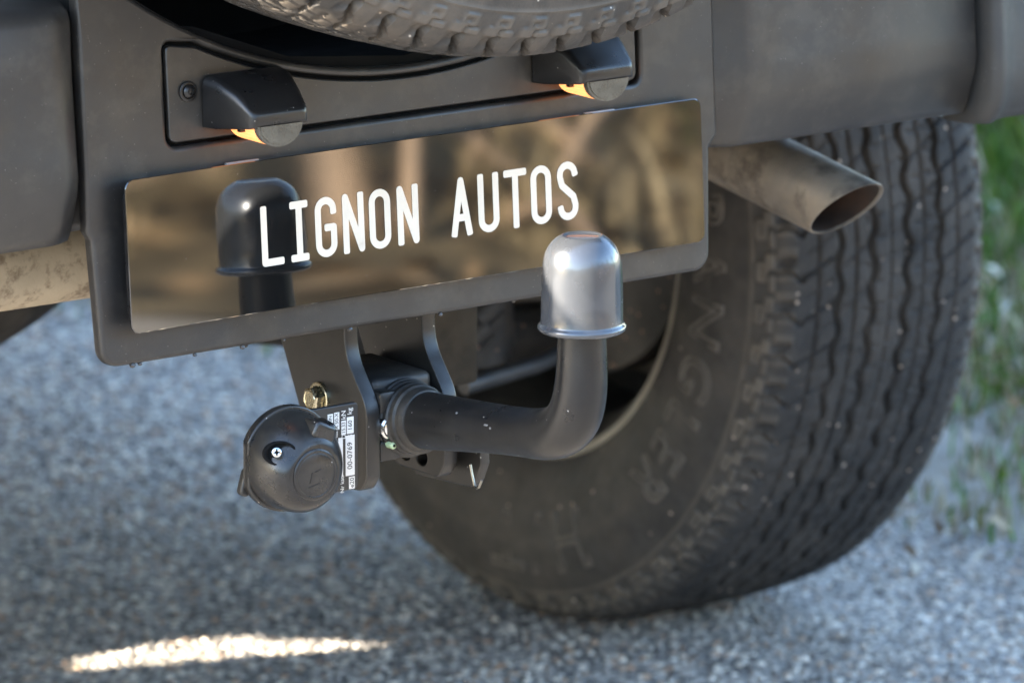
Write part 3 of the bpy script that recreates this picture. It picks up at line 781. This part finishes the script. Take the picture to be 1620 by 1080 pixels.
cy, cz = .237, .575
for x, k in xs:
    for y, z in prof: v.append((x, cy+(y-cy)*k, cz+(z-cz)*k))
for i in range(len(xs)-1):
    for k in range(n): f.append((i*n+k, i*n+(k+1) % n, (i+1)*n+(k+1) % n, (i+1)*n+k))
f += [tuple(range(n-1, -1, -1)), tuple((len(xs)-1)*n+k for k in range(n))]
mesh_part('silencer', (v, f), 'dusty', car, angle=60)

# ---- tow bar
hitch = empty('tow_bar', (0, 0, 0), car)
def yz_frame(x): return frame((x, 0, 0), (0, -1, 0), (0, 0, 1))     # local x -> -y, local y -> z, normal -> -x
def yz(pts): return [(-p[0],)+tuple(p[1:]) for p in pts]
prof = [(.187, .62), (.141, .53, .0), (.0875, .425, .012), (.082, .412, .010), (.026, .412, .012), (.0175, .424, .008), (.0175, .478, .03), (.0455, .512, .04), (.0465, .62)]
holes = [circle(-.068, .424, .007, 16, .006), circle(-.047, .424, .007, 16, .006)]
slab('bracket_plate', [rounded(yz(prof), 6)], .012, .0012, yz_frame(-.041), 'steel', hitch)
slab('bracket_plate', [rounded(yz(prof), 6), holes[0], holes[1]], .012, .0012, yz_frame(.029), 'steel', hitch)
mesh_part('cross_member', box((-.16, .10, .55), (.16, .15, .62)), 'chassis', hitch)
# coupling body between the plates
bevelled('coupling_body', box((-.028, .030, .437), (.028, .11, .494)), .006, 'rubber', hitch, 3)
bevelled('coupling_block', box((-.0288, .018, .470), (-.010, .034, .487)), .003, 'steel', hitch)
bevelled('coupling_block', box((-.0288, .018, .434), (-.010, .034, .450)), .003, 'steel', hitch)
mesh_part('locking_pin', lathe([(-.02, .0088), (.0, .0088), (.0016, .0076), (.0012, .0062), (.0018, .0050), (.002, .0002)], 28, frame((-.0215, .0150, .4605), (1, 0, 0), (0, 0, 1))), 'zinc', hitch)
mesh_part('locking_pin_cap', lathe([(-.01, .0028), (.002, .0028), (.003, .0012)], 12, frame((-.0215, .0135, .4475), (1, 0, 0), (0, 0, 1))), 'green', hitch)
# swan neck: bar rising slightly to the rear, bent up to the ball
ax = Vector((0, -1, .125)).normalized()
nf = frame((0, .028, .4625), (1, 0, 0), Vector((1, 0, 0)).cross(ax)*-1)
if (nf.to_3x3() @ Vector((0, 0, 1))).dot(ax) < 0: nf = frame((0, .028, .4625), (-1, 0, 0), Vector((1, 0, 0)).cross(ax)*-1)
mesh_part('coupling_ring', lathe([(-.012, .0265), (-.010, .0295), (-.004, .0300), (-.002, .0288), (.0005, .0288), (.002, .0296), (.0055, .0296), (.0065, .0284), (.0085, .0282), (.010, .0268), (.014, .0268), (.0155, .0255), (.017, .0262), (.021, .0258), (.0225, .0242), (.027, .0238), (.030, .0222), (.0315, .017)], 56, nf), 'rubber', hitch, angle=30)
path, rad = [], []
p0 = Vector((0, .02, .4632)); p1 = Vector((0, -.128, .4818))
for k in range(7): path.append(p0.lerp(p1, k/6)); rad.append(.0222-.0042*min(1, k/4.5))
c0, c1, c2, c3 = p1, Vector((0, -.1755, .4872)), Vector((0, -.1905, .502)), Vector((0, -.1905, .546))
for k in range(1, 15):
    t = k/14; path.append(c0*(1-t)**3+c1*3*t*(1-t)**2+c2*3*t*t*(1-t)+c3*t**3); rad.append(.0180+.0018*math.sin(math.pi*t))
path += [Vector((0, -.1905, .556)), Vector((0, -.1905, .565)), Vector((0, -.1905, .578))]; rad += [.0176, .0172, .0172]
v, f = tube(path, rad, 40)
o_ = mesh_part('swan_neck', (v, f), 'neck', hitch, angle=60)
for q_, (y_, a_, l_) in enumerate(((-.098, 20, .0028), (-.104, 14, .0011), (-.060, 38, .0013), (-.075, -18, .0009))):
    zc_ = .4632+(-y_+.02)*.125; rr_ = .0183 if y_ < -.06 else .0200
    nx, nz = -math.cos(R(a_)), math.sin(R(a_)); o_p = Vector((nx*rr_, y_, zc_+nz*rr_))
    slab('paint_chip', [rounded([(-l_, -.0006, .0004), (l_*.7, -.0009, .0004), (l_, .0005, .0003), (-l_*.5, .0009, .0004)], 2)], .0005, .0001, frame(o_p+Vector((nx, 0, nz))*.0002, (0, -1, .125), (nx*-nz, 0, nx*nx) if True else None), 'alu', hitch)
# gold bolt with washer on the left plate
bf = frame((-.041, .078, .4735), (0, 1, 0), (0, 0, -1))     # z -> -x
if (bf.to_3x3() @ Vector((0, 0, 1))).x > 0: bf = frame((-.041, .078, .4735), (0, 1, 0), (0, 0, 1))
hexr = .0098
def hexhead(z0, z1, r, fr):
    v = []
    for z, rr in ((z0, r), (z1-.0012, r), (z1, r*.86)):
        for k in range(6):
            a = R(60*k+18); v.append(fr @ Vector((rr*math.cos(a), rr*math.sin(a), z)))
    f = [(i*6+k, i*6+(k+1) % 6, (i+1)*6+(k+1) % 6, (i+1)*6+k) for i in range(2) for k in range(6)]+[tuple(range(12, 18)), (5, 4, 3, 2, 1, 0)]
    return v, f
mesh_part('hex_bolt', join(lathe([(0, .0121), (.0022, .0121), (.0026, .0115), (.0026, .0095)], 32, bf), hexhead(.0024, .0098, hexr, bf), lathe([(.0098, .0072), (.0102, .0068), (.0098, .006)], 20, bf)), 'gold', hitch, angle=25)
bf2 = frame((.029, .060, .4635), (0, 1, 0), (0, 0, -1))
# chain lug and wire clip behind the right plate
slab('chain_lug', [rounded([(-.085, .40, .0), (-.01, .4045, .014), (.000, .425, .004), (-.002, .45, .0), (-.085, .45, .0)], 4)], .008, .001, yz_frame(.050), 'steel', hitch)
mesh_part('wire_clip', tube([(.036, -.0055, .428), (.036, -.0075, .421), (.036, -.0105, .4135), (.036, -.0135, .4115), (.036, -.0165, .4130), (.036, -.0200, .419)], .0009, 8), 'wire', hitch)

# trailer socket with its lid, screw and latch, type plate beside it
SX, SZ = -.126, .4565
sf = frame((SX, -.0055, SZ), (1, 0, 0), (0, 0, 1))     # normal -> -y
def flat_disc(r, flat, n=56):
    out = []
    for k in range(n):
        a = 2*math.pi*k/n; out.append((max(r*math.cos(a), -flat), r*math.sin(a)))
    return out
sock = slab('trailer_socket', [flat_disc(.0392, .0352)], .0078, .0014, sf, 'socket', car, res=3)
# domed cover: blend from the round flange to the lid end
v, f = [], []; n = 64; rows = [(0, .0366, 0, 0, 0), (.005, .0364, -.0002, -.0003, .05), (.012, .0356, -.0006, -.001, .2), (.019, .0340, -.001, -.0018, .4), (.025, .0316, -.0016, -.0028, .55), (.030, .0285, -.002, -.0034, .65), (.0335, .0255, -.002, -.0038, .55), (.0355, .0230, -.002, -.004, .45), (.0362, .0208, -.002, -.004, .4)]
for d, r, cx, cz, sq in rows:
    for k in range(n):
        a = 2*math.pi*k/n; c_, s_ = math.cos(a), math.sin(a); rr = r
        # shoulders: hollow the upper left and lower left so the lid part stands out
        rr *= 1-.16*sq*math.exp(-((a-R(135))/.45)**2)-.05*sq*math.exp(-((a-R(215))/.5)**2)+.10*sq*math.exp(-((a-R(62))/.35)**2)
        v.append(sf @ Vector((cx+rr*c_, cz+rr*s_, d)))
for i in range(len(rows)-1):
    for k in range(n): f.append((i*n+k, i*n+(k+1) % n, (i+1)*n+(k+1) % n, (i+1)*n+k))
f.append(tuple((len(rows)-1)*n+k for k in range(n)))
cover = mesh_part('socket_cover', (v, f), 'socket', sock, angle=60)
lf = frame((SX-.002, -.0420, SZ-.004), (1, 0, 0), (0, 0, 1))
mesh_part('socket_lid', lathe([(-.003, .0190), (.0004, .0190), (.0010, .0184), (.0013, .0174), (.0013, .0166), (.0010, .0160), (.0014, .0152), (.0018, .008), (.0018, .0002)], 48, lf), 'socket', sock, angle=40)
bevelled('lid_hinge', box((-.010, -.005, -.017), (.010, .008, .002)), .003, 'socket', sock, 3, sf @ Matrix.Translation((.0085, .0235, .032)) @ Matrix.Rotation(R(-25), 4, 'Z'))
bevelled('lid_hinge_arm', box((-.008, -.022, -.016), (.008, .004, .003)), .0035, 'socket', sock, 3, sf @ Matrix.Translation((.0125, .026, .030)) @ Matrix.Rotation(R(8), 4, 'X'))
tm = merge_meshes('lid_mark', [slab_mesh([[(-.006, -.0085), (-.0045, -.0085), (-.0025, -.001), (-.004, -.0005)]], .0006, .0001, lf @ Matrix.Translation((0, .003, .0022))), slab_mesh([[(-.007, -.012), (.003, -.0098), (.003, -.009), (-.007, -.0112)]], .0006, .0001, lf @ Matrix.Translation((0, .003, .0022))), slab_mesh([[(-.001, -.001), (.004, .0005), (.004, .0012), (-.001, -.0002)]], .0006, .0001, lf @ Matrix.Translation((0, .003, .0022)))])
obj('lid_mark', tm, 'lamp', sock, smooth=False)
# screw pocket and screw
pkf = sf @ Matrix.Translation((-.0280, .0140, .0252)) @ Matrix.Rotation(R(-30), 4, 'Y') @ Matrix.Rotation(R(-14), 4, 'X')
mesh_part('screw_pocket', lathe([(-.010, .0096), (.0002, .0090), (.0008, .0083), (.0006, .0076), (-.0012, .0072), (-.0020, .0066), (-.0020, .0002)], 32, pkf @ Matrix.Translation((.003, -.001, 0)) @ Matrix.Diagonal((1.35, 1, 1, 1))), 'gap', sock)
mesh_part('cover_screw', join(lathe([(-.0022, .0043), (.0020, .0043), (.0040, .0034), (.0047, .0018), (.0040, .0002)], 20, pkf)), 'zinc', sock)
pkf = pkf @ Matrix.Translation((0, 0, -.0008))
bevelled('screw_slot', box((-.0026, -.0005, .0048), (.0026, .0005, .0058)), .0001, 'gap', sock, 1, pkf)
bevelled('screw_slot', box((-.0005, -.0026, .0049), (.0005, .0026, .0059)), .0001, 'gap', sock, 1, pkf)
slab('socket_latch', [rounded([(-.046, -.023, .0035), (-.038, -.026, .0035), (-.033, -.012, .001), (-.033, .001, .001), (-.041, -.006, .003)], 4)], .007, .0018, frame((SX+.0075, .0008, SZ), (1, 0, 0), (0, 0, 1)), 'steel', sock)
# type plate
tp = slab('type_plate', [rounded([(-.116, .4235, .002), (-.0615, .4235, .005), (-.0615, .4885, .003), (-.116, .4885, .002)], 4)], .0045, .0008, frame((0, -.0005, 0), (1, 0, 0), (0, 0, 1)), 'labelk', hitch)
LY = -.0006
def lab(x0, x1, z0, z1, d=0.): return slab_mesh([[(x0, z0), (x1, z0), (x1, z1), (x0, z1)]], .00012, .00002, frame((0, LY-.00005-d, 0), (1, 0, 0), (0, 0, 1)), 1)
boxes = [lab(-.0715, -.0655, .466, .4785), lab(-.0765, -.0723, .466, .4765), lab(-.0828, -.0782, .4705, .4835), lab(-.0885, -.0838, .4705, .483), lab(-.0728, -.0648, .4345, .4648), lab(-.0700, -.0648, .4243, .4335), lab(-.0792, -.0752, .4345, .4640)]
obj('print_box', merge_meshes('print_box', boxes), 'labelw', tp, smooth=False)
def ltext(t, x, z, size, d=.0002, sq=1.): return text_mesh(t, size, frame((x, LY-d, z), (0, 0, 1), (-1, 0, 0)), .00006, sq)
dark = [ltext('00-0769', -.0690, .4495, .0062), ltext('e20', -.0673, .429, .0052), ltext('160', -.0687, .4722, .0052), ltext('15.33', -.0745, .4712, .0046, sq=.85), ltext('A 50-X', -.0806, .477, .0046, sq=.9), ltext('3370N', -.0862, .4767, .0038)]
white = [ltext('S', -.0687, .4632+.0012, .0052), ltext('kg', -.0690, .4828, .0056), ltext('D', -.0744, .4636+.001, .0052), ltext('kN', -.0744, .4808, .0056), ltext('klasa', -.0806, .4672, .0024), ltext('Nr kat.', -.0760, .429, .0046), ltext('Typ:', -.0862, .4672, .0032)]
for m_ in dark: obj('print_text', m_, 'gap', tp, smooth=False)
for m_ in white: obj('print_lettering', m_, 'labelw', tp, smooth=False)
bevelled('mounting_tab', box((-.080, .0045, .43), (-.064, .009, .470)), .001, 'steel', hitch)

# ---- running gear seen past the bumper
mesh_part('differential', join(*[lathe([(-.20, .06), (-.14, .12), (-.06, .16), (.04, .165), (.10, .158), (.15, .140), (.20, .115), (.24, .06)], 32, frame((.045, .93, .475), (0, 1, 0), (0, 0, 1)))]), 'chassis', car)
mesh_part('half_shaft', join(tube([(.16, .90, .42), (.76, .895, .40)], .018), tube([(.62, .897, .404), (.70, .896, .402)], .04), tube([(-.10, .90, .42), (-.76, .895, .40)], .018)), 'chassis', car)
def arm(pts, r, name, mat='chassis'): return mesh_part(name, tube(pts, r, 12), mat, car)
for s in (1, -1):
    arm([(s*.35, .78, .36), (s*.55, .76, .315), (s*.74, .80, .285)], [.028, .026, .03], 'suspension_arm')
    arm([(s*.30, 1.02, .40), (s*.74, 1.0, .36)], .02, 'suspension_arm')
    arm([(s*.56, .70, .30), (s*.53, .72, .62)], [.026, .024], 'damper')
    arm([(s*.557, .701, .315), (s*.550, .705, .40)], .033, 'damper_boot')
    pts = [(s*.50+.055*math.cos(k*.5), .90+.055*math.sin(k*.5), .40+.0033*k) for k in range(76)]
    mesh_part('coil_spring', tube(pts, .0075, 8), 'chassis', car)
arm([(.47, .605, .308), (.56, .62, .312), (.66, .66, .318)], .0075, 'anti_roll_bar', 'rodgrey')
arm([(.44, .30, .60), (.47, .40, .50), (.53, .55, .42), (.62, .72, .40), (.70, .80, .42)], .006, 'brake_hose', 'rubber')
bevelled('chassis_bracket', box((.20, .295, .40), (.262, .31, .62)), .004, 'brownplate', car)
bevelled('spring_seat', box((.46, .60, .40), (.60, .76, .43)), .01, 'chassis', car)
for k_ in range(5): arm([(.512+.012*k_, .66, .33+.02*k_), (.53+.012*k_, .655, .345+.02*k_)], .012, 'damper_clamp', 'chassis')
mesh_part('underbody', join(box((-.80, .34, .625), (.80, 4.3, .66)), box((-.45, 1.35, .50), (.45, 3.2, .62)), box((.30, .26, .52), (.36, 4.2, .62)), box((-.66, .42, .56), (-.60, 4.2, .62))), 'chassis', car)

# unseen blocker added by the left wheel, cut to leave a sun slit
gp = [(1.05, .73), (1.78, .73), (1.78, .22), (1.10, .22), (1.16, .30), (1.215, .352), (1.255, .3705), (1.298, .3755), (1.318, .384), (1.324, .401), (1.340, .421), (1.342, .436), (1.336, .446), (1.316, .449), (1.306, .459), (1.276, .474), (1.245, .480), (1.17, .535), (1.08, .60)]
slab('sun_slit_blocker', [[(-y, z) for y, z in gp]], .006, .0005, yz_frame(-.683), 'chassis', car)
# ---- bodywork
def side_profile(s):
    pts = [(.10, .84), (.22, .64), (.40, .56)] if s < 0 else [(.18, .84), (.34, .76)]
    cyw, czw, ra = .895, .42, .575
    a0 = math.asin((.46-czw)/ra)
    arcp = [(cyw+ra*math.cos(a), czw+ra*math.sin(a)) for a in np.linspace(math.pi-(.20 if s < 0 else .60), .06, 24)]
    pts += arcp+[(1.50, .40), (3.30, .40)]+[(3.90+ra*math.cos(a), czw+ra*math.sin(a)) for a in np.linspace(math.pi-.1, .2, 20)]+[(4.60, .60), (4.62, 1.05), (3.6, 1.16), (3.0, 1.90), (2.6, 1.96), (.25, 1.96), (.16, 1.90)]
    return pts
for s in (-1, 1):
    slab('side_panel', [[(-max(y, .18), z) for y, z in side_profile(s)]], .10, .012, yz_frame(-.975 if s < 0 else .875), 'body', car)
    slab('side_window', [rounded([(-.5, 1.28, .03), (-.5, 1.80, .03), (-1.3, 1.80, .03), (-1.3, 1.28, .03)], 4)], .006, .001, yz_frame(-.978 if s < 0 else .984), 'glass', car)
    slab('side_window', [rounded([(-1.45, 1.28, .03), (-1.45, 1.80, .03), (-2.6, 1.80, .03), (-2.6, 1.28, .03)], 4)], .006, .001, yz_frame(-.978 if s < 0 else .984), 'glass', car)
bevelled('roof', box((-.90, .20, 1.90), (.90, 2.9, 1.955)), .02, 'body', car)
bevelled('tailgate', box((-.80, .13, .825), (.80, .20, 1.90)), .02, 'body', car)
for s in (-1, 1):
    slab('shadow_wing', [rounded(yz([(.045, .825), (.056, .903, .004), (.1225, .9735), (.20, 1.064), (.34, 1.05), (.34, .825)]))], .075, .006, yz_frame(-.978 if s < 0 else .903), 'body', car)  # added slabs; the left one's sloping edge is shaped to shade the cap
    bevelled('rear_quarter', box((min(s*.80, s*.975), .175, .83), (max(s*.80, s*.975), .29, 1.92)), .035, 'body', car, 4)
    bevelled('tail_lamp', box((min(s*.84, s*.93), .164, 1.20), (max(s*.84, s*.93), .18, 1.29)), .006, 'red', car)
slab('rear_window', [rounded([(-.62, 1.42, .05), (.62, 1.42, .05), (.60, 1.80, .05), (-.60, 1.80, .05)], 5)], .006, .001, frame((0, .126, 0), (1, 0, 0), (0, 0, 1)), 'glass', car)
bevelled('bonnet', box((-.88, 3.3, 1.04), (.88, 4.6, 1.12)), .04, 'body', car)
mesh_part('windscreen', ([(-.85, 3.55, 1.13), (.85, 3.55, 1.13), (.80, 3.0, 1.88), (-.80, 3.0, 1.88)], [(0, 1, 2, 3)]), 'glass', car)
mesh_part('spare_wheel_carrier', join(tube([(0, .14, ZC), (0, -.10, ZC)], .09, 24)), 'chassis', car)

# ================================================================ the cap on the tow ball
cap_prof = [(-.0008, .0286), (.0000, .0303), (.0012, .0314), (.0028, .0316), (.0042, .0307), (.0050, .0296), (.0062, .0292), (.021, .0291), (.034, .0289), (.0418, .0286), (.0475, .0281), (.0522, .0272), (.0562, .0260), (.0596, .0244), (.0626, .0223), (.0652, .0196), (.0670, .0170), (.0682, .0150), (.0686, .0141), (.0678, .0131), (.0672, .0110), (.0674, .0004)]
cap_me = pyd('tow_ball_cap', *lathe(cap_prof, 72, frame((0, 0, 0), (1, 0, 0), (0, 1, 0))))
cap = obj('tow_ball_cap', cap_me, 'cap', None, angle=70); cap.location = (0, -.1905, .5695)
tag(cap, 'silver domed cap fitted over the tow ball on the black bent tow bar neck', 'tow ball cap')

# ================================================================ shrubs on the bank behind
def shrub(x, y, rx, h, label, green):
    root = empty('shrub', (x, y, float(bank_h(np.array([x]), np.array([y]))[0])))
    n = 2600; th = RNG.uniform(0, 6.28, n); rr = np.sqrt(RNG.random(n))*rx; zz = RNG.random(n)**.7
    rr = rr*(1-.5*zz)*(.75+.5*vnoise(th*2, zz*5, 9)); X = rr*np.cos(th); Y = rr*np.sin(th); Z = zz*h+.1
    pal = GREEN if green else np.array([(.22, .15, .08), (.15, .10, .055), (.30, .21, .12)])
    me = leaf_cards(n, X, Y, Z, RNG.uniform(.04, .09, n), pal[RNG.integers(0, len(pal), n)]*RNG.uniform(.7, 1.3, (n, 1)), 1.)
    obj('crown', me, 'leaf', root, smooth=False)
    st = []
    for k in range(9):
        a = random.uniform(0, 6.28); l = random.uniform(.5, .9)
        st.append(tube([(0, 0, -.1), (.3*l*rx*math.cos(a), .3*l*rx*math.sin(a), h*.5*l), (.8*l*rx*math.cos(a), .8*l*rx*math.sin(a), h*l)], [.03, .02, .006], 6))
    mesh_part('stem', join(*st), 'chassis', root)
    tag(root, label, 'shrub', 'shrubs on the bank behind the car')
for args in ((7.5, -14.5, 1.6, 2.2, 'brown leafless-looking shrub on the bank behind and right of the car', 0), (3.2, -15.5, 1.9, 2.6, 'dark green shrub on the bank straight behind the car', 1), (12.5, -12.5, 2.0, 3.0, 'large green shrub farthest right on the bank', 1), (-1.5, -16.5, 1.7, 2.3, 'small brown shrub leftmost on the bank', 0), (16, -6.5, 2.2, 3.4, 'tall green shrub beside the verge to the right', 1)):
    shrub(*args)

# ================================================================ hedge far to the left
def hedge():
    n = 16000; y = RNG.uniform(-14, 24, n); t = RNG.random(n); top = 2.6+.7*vnoise(y*.5, y*0+3, 71)
    z = t*top; wd = 1.1*np.sqrt(np.clip(1-(t*.96)**3, 0, 1)); x = -15.5+RNG.uniform(-1, 1, n)*wd
    c = GREEN[RNG.integers(0, 4, n)]*RNG.uniform(.5, 1.1, (n, 1))
    me = leaf_cards(n, x+15.5, y-4, z, RNG.uniform(.10, .20, n), c, 1.)
    root = empty('hedge', (-15.5, 4, 0)); obj('foliage', me, 'leaf', root, smooth=False)
    st = [tube([(random.uniform(-.3, .3), yy_-4, 0), (random.uniform(-.4, .4), yy_-4, 1.9)], [.05, .02], 6) for yy_ in np.linspace(-13, 23, 40)]
    mesh_part('stem', join(*st), 'chassis', root)
    tag(root, 'long dark green hedge running along the road far to the left of the car', 'hedge')
hedge()

# ================================================================ leafy weeds on the verge
def weed(x, y, h, label):
    z = float(verge_h(np.array([x]), np.array([y]))[0]); root = empty('verge_weed', (x, y, z)); st = []
    for k in range(7):
        a = random.uniform(0, 6.28); l = random.uniform(.6, 1.); tip = Vector((h*.55*l*math.cos(a), h*.55*l*math.sin(a), h*l))
        st.append(tube([(0, 0, -.02), tip*.5+Vector((0, 0, h*.12)), tip], [.004, .003, .0015], 5))
        for j in range(5):
            t = .3+.16*j; p = tip*t+Vector((0, 0, h*.24*t*(1-t)*2)); b = a+random.uniform(-1.5, 1.5); L = h*random.uniform(.22, .36)
            d = Vector((math.cos(b), math.sin(b), random.uniform(-.1, .5))); sd = d.cross(Vector((0, 0, 1))).normalized()*L*.27
            v = [p, p+d*L*.4+sd, p+d*L*.45+Vector((0, 0, -.004)), p+d*L*.4-sd, p+d*L*.8+sd*.6-Vector((0, 0, L*.08)), p+d*L*.8-sd*.6-Vector((0, 0, L*.08)), p+d*L-Vector((0, 0, L*.2))]
            lm = pyd('leaf', v, [(0, 2, 1), (0, 3, 2), (1, 2, 4), (2, 3, 5), (2, 5, 4), (4, 5, 6)]); g = GREEN[random.randrange(4)]*random.uniform(.6, 1.1)
            at = lm.attributes.new('Col', 'FLOAT_COLOR', 'POINT'); at.data.foreach_set('color', [float(q) for _ in v for q in (*g, 1)])
            obj('leaf', lm, 'leaf', root)
    mesh_part('stem', join(*st), 'leafstem', root); tag(root, label, 'weed', 'leafy weeds on the grass verge')
M['leafstem'] = pmat('green stem', (.07, .11, .035), .7)
for a_ in ((2.45, 2.35, .42, 'tallest leafy weed on the verge, beside the upper tyre edge'), (2.75, 2.35, .38, 'leafy weed on the verge just right of the tallest one'), (2.30, 1.95, .22, 'small low weed at the front of the verge patch'), (2.9, 2.75, .5, 'broad weed at the back of the verge, under the bumper corner'), (2.62, 2.05, .26, 'mid sized weed on the verge at the right edge of the picture')):
    weed(*a_)

# ================================================================ water drops under the plate panel
for dx_ in (-.249, -.242, -.196, -.155, -.150, -.118, -.06, .02, .09):
    r_ = random.uniform(.0013, .0024)
    mesh_part('water_droplet', lathe([(-r_*.9, .0002), (-r_*.6, r_*.75), (0, r_), (r_*.7, r_*.7), (r_*1.1, .0002)], 10, frame((dx_, .0095+.006*random.random(), .5412+dx_*.004), (1, 0, 0), (0, 1, 0))), 'drop', bumper)
M_drop = None
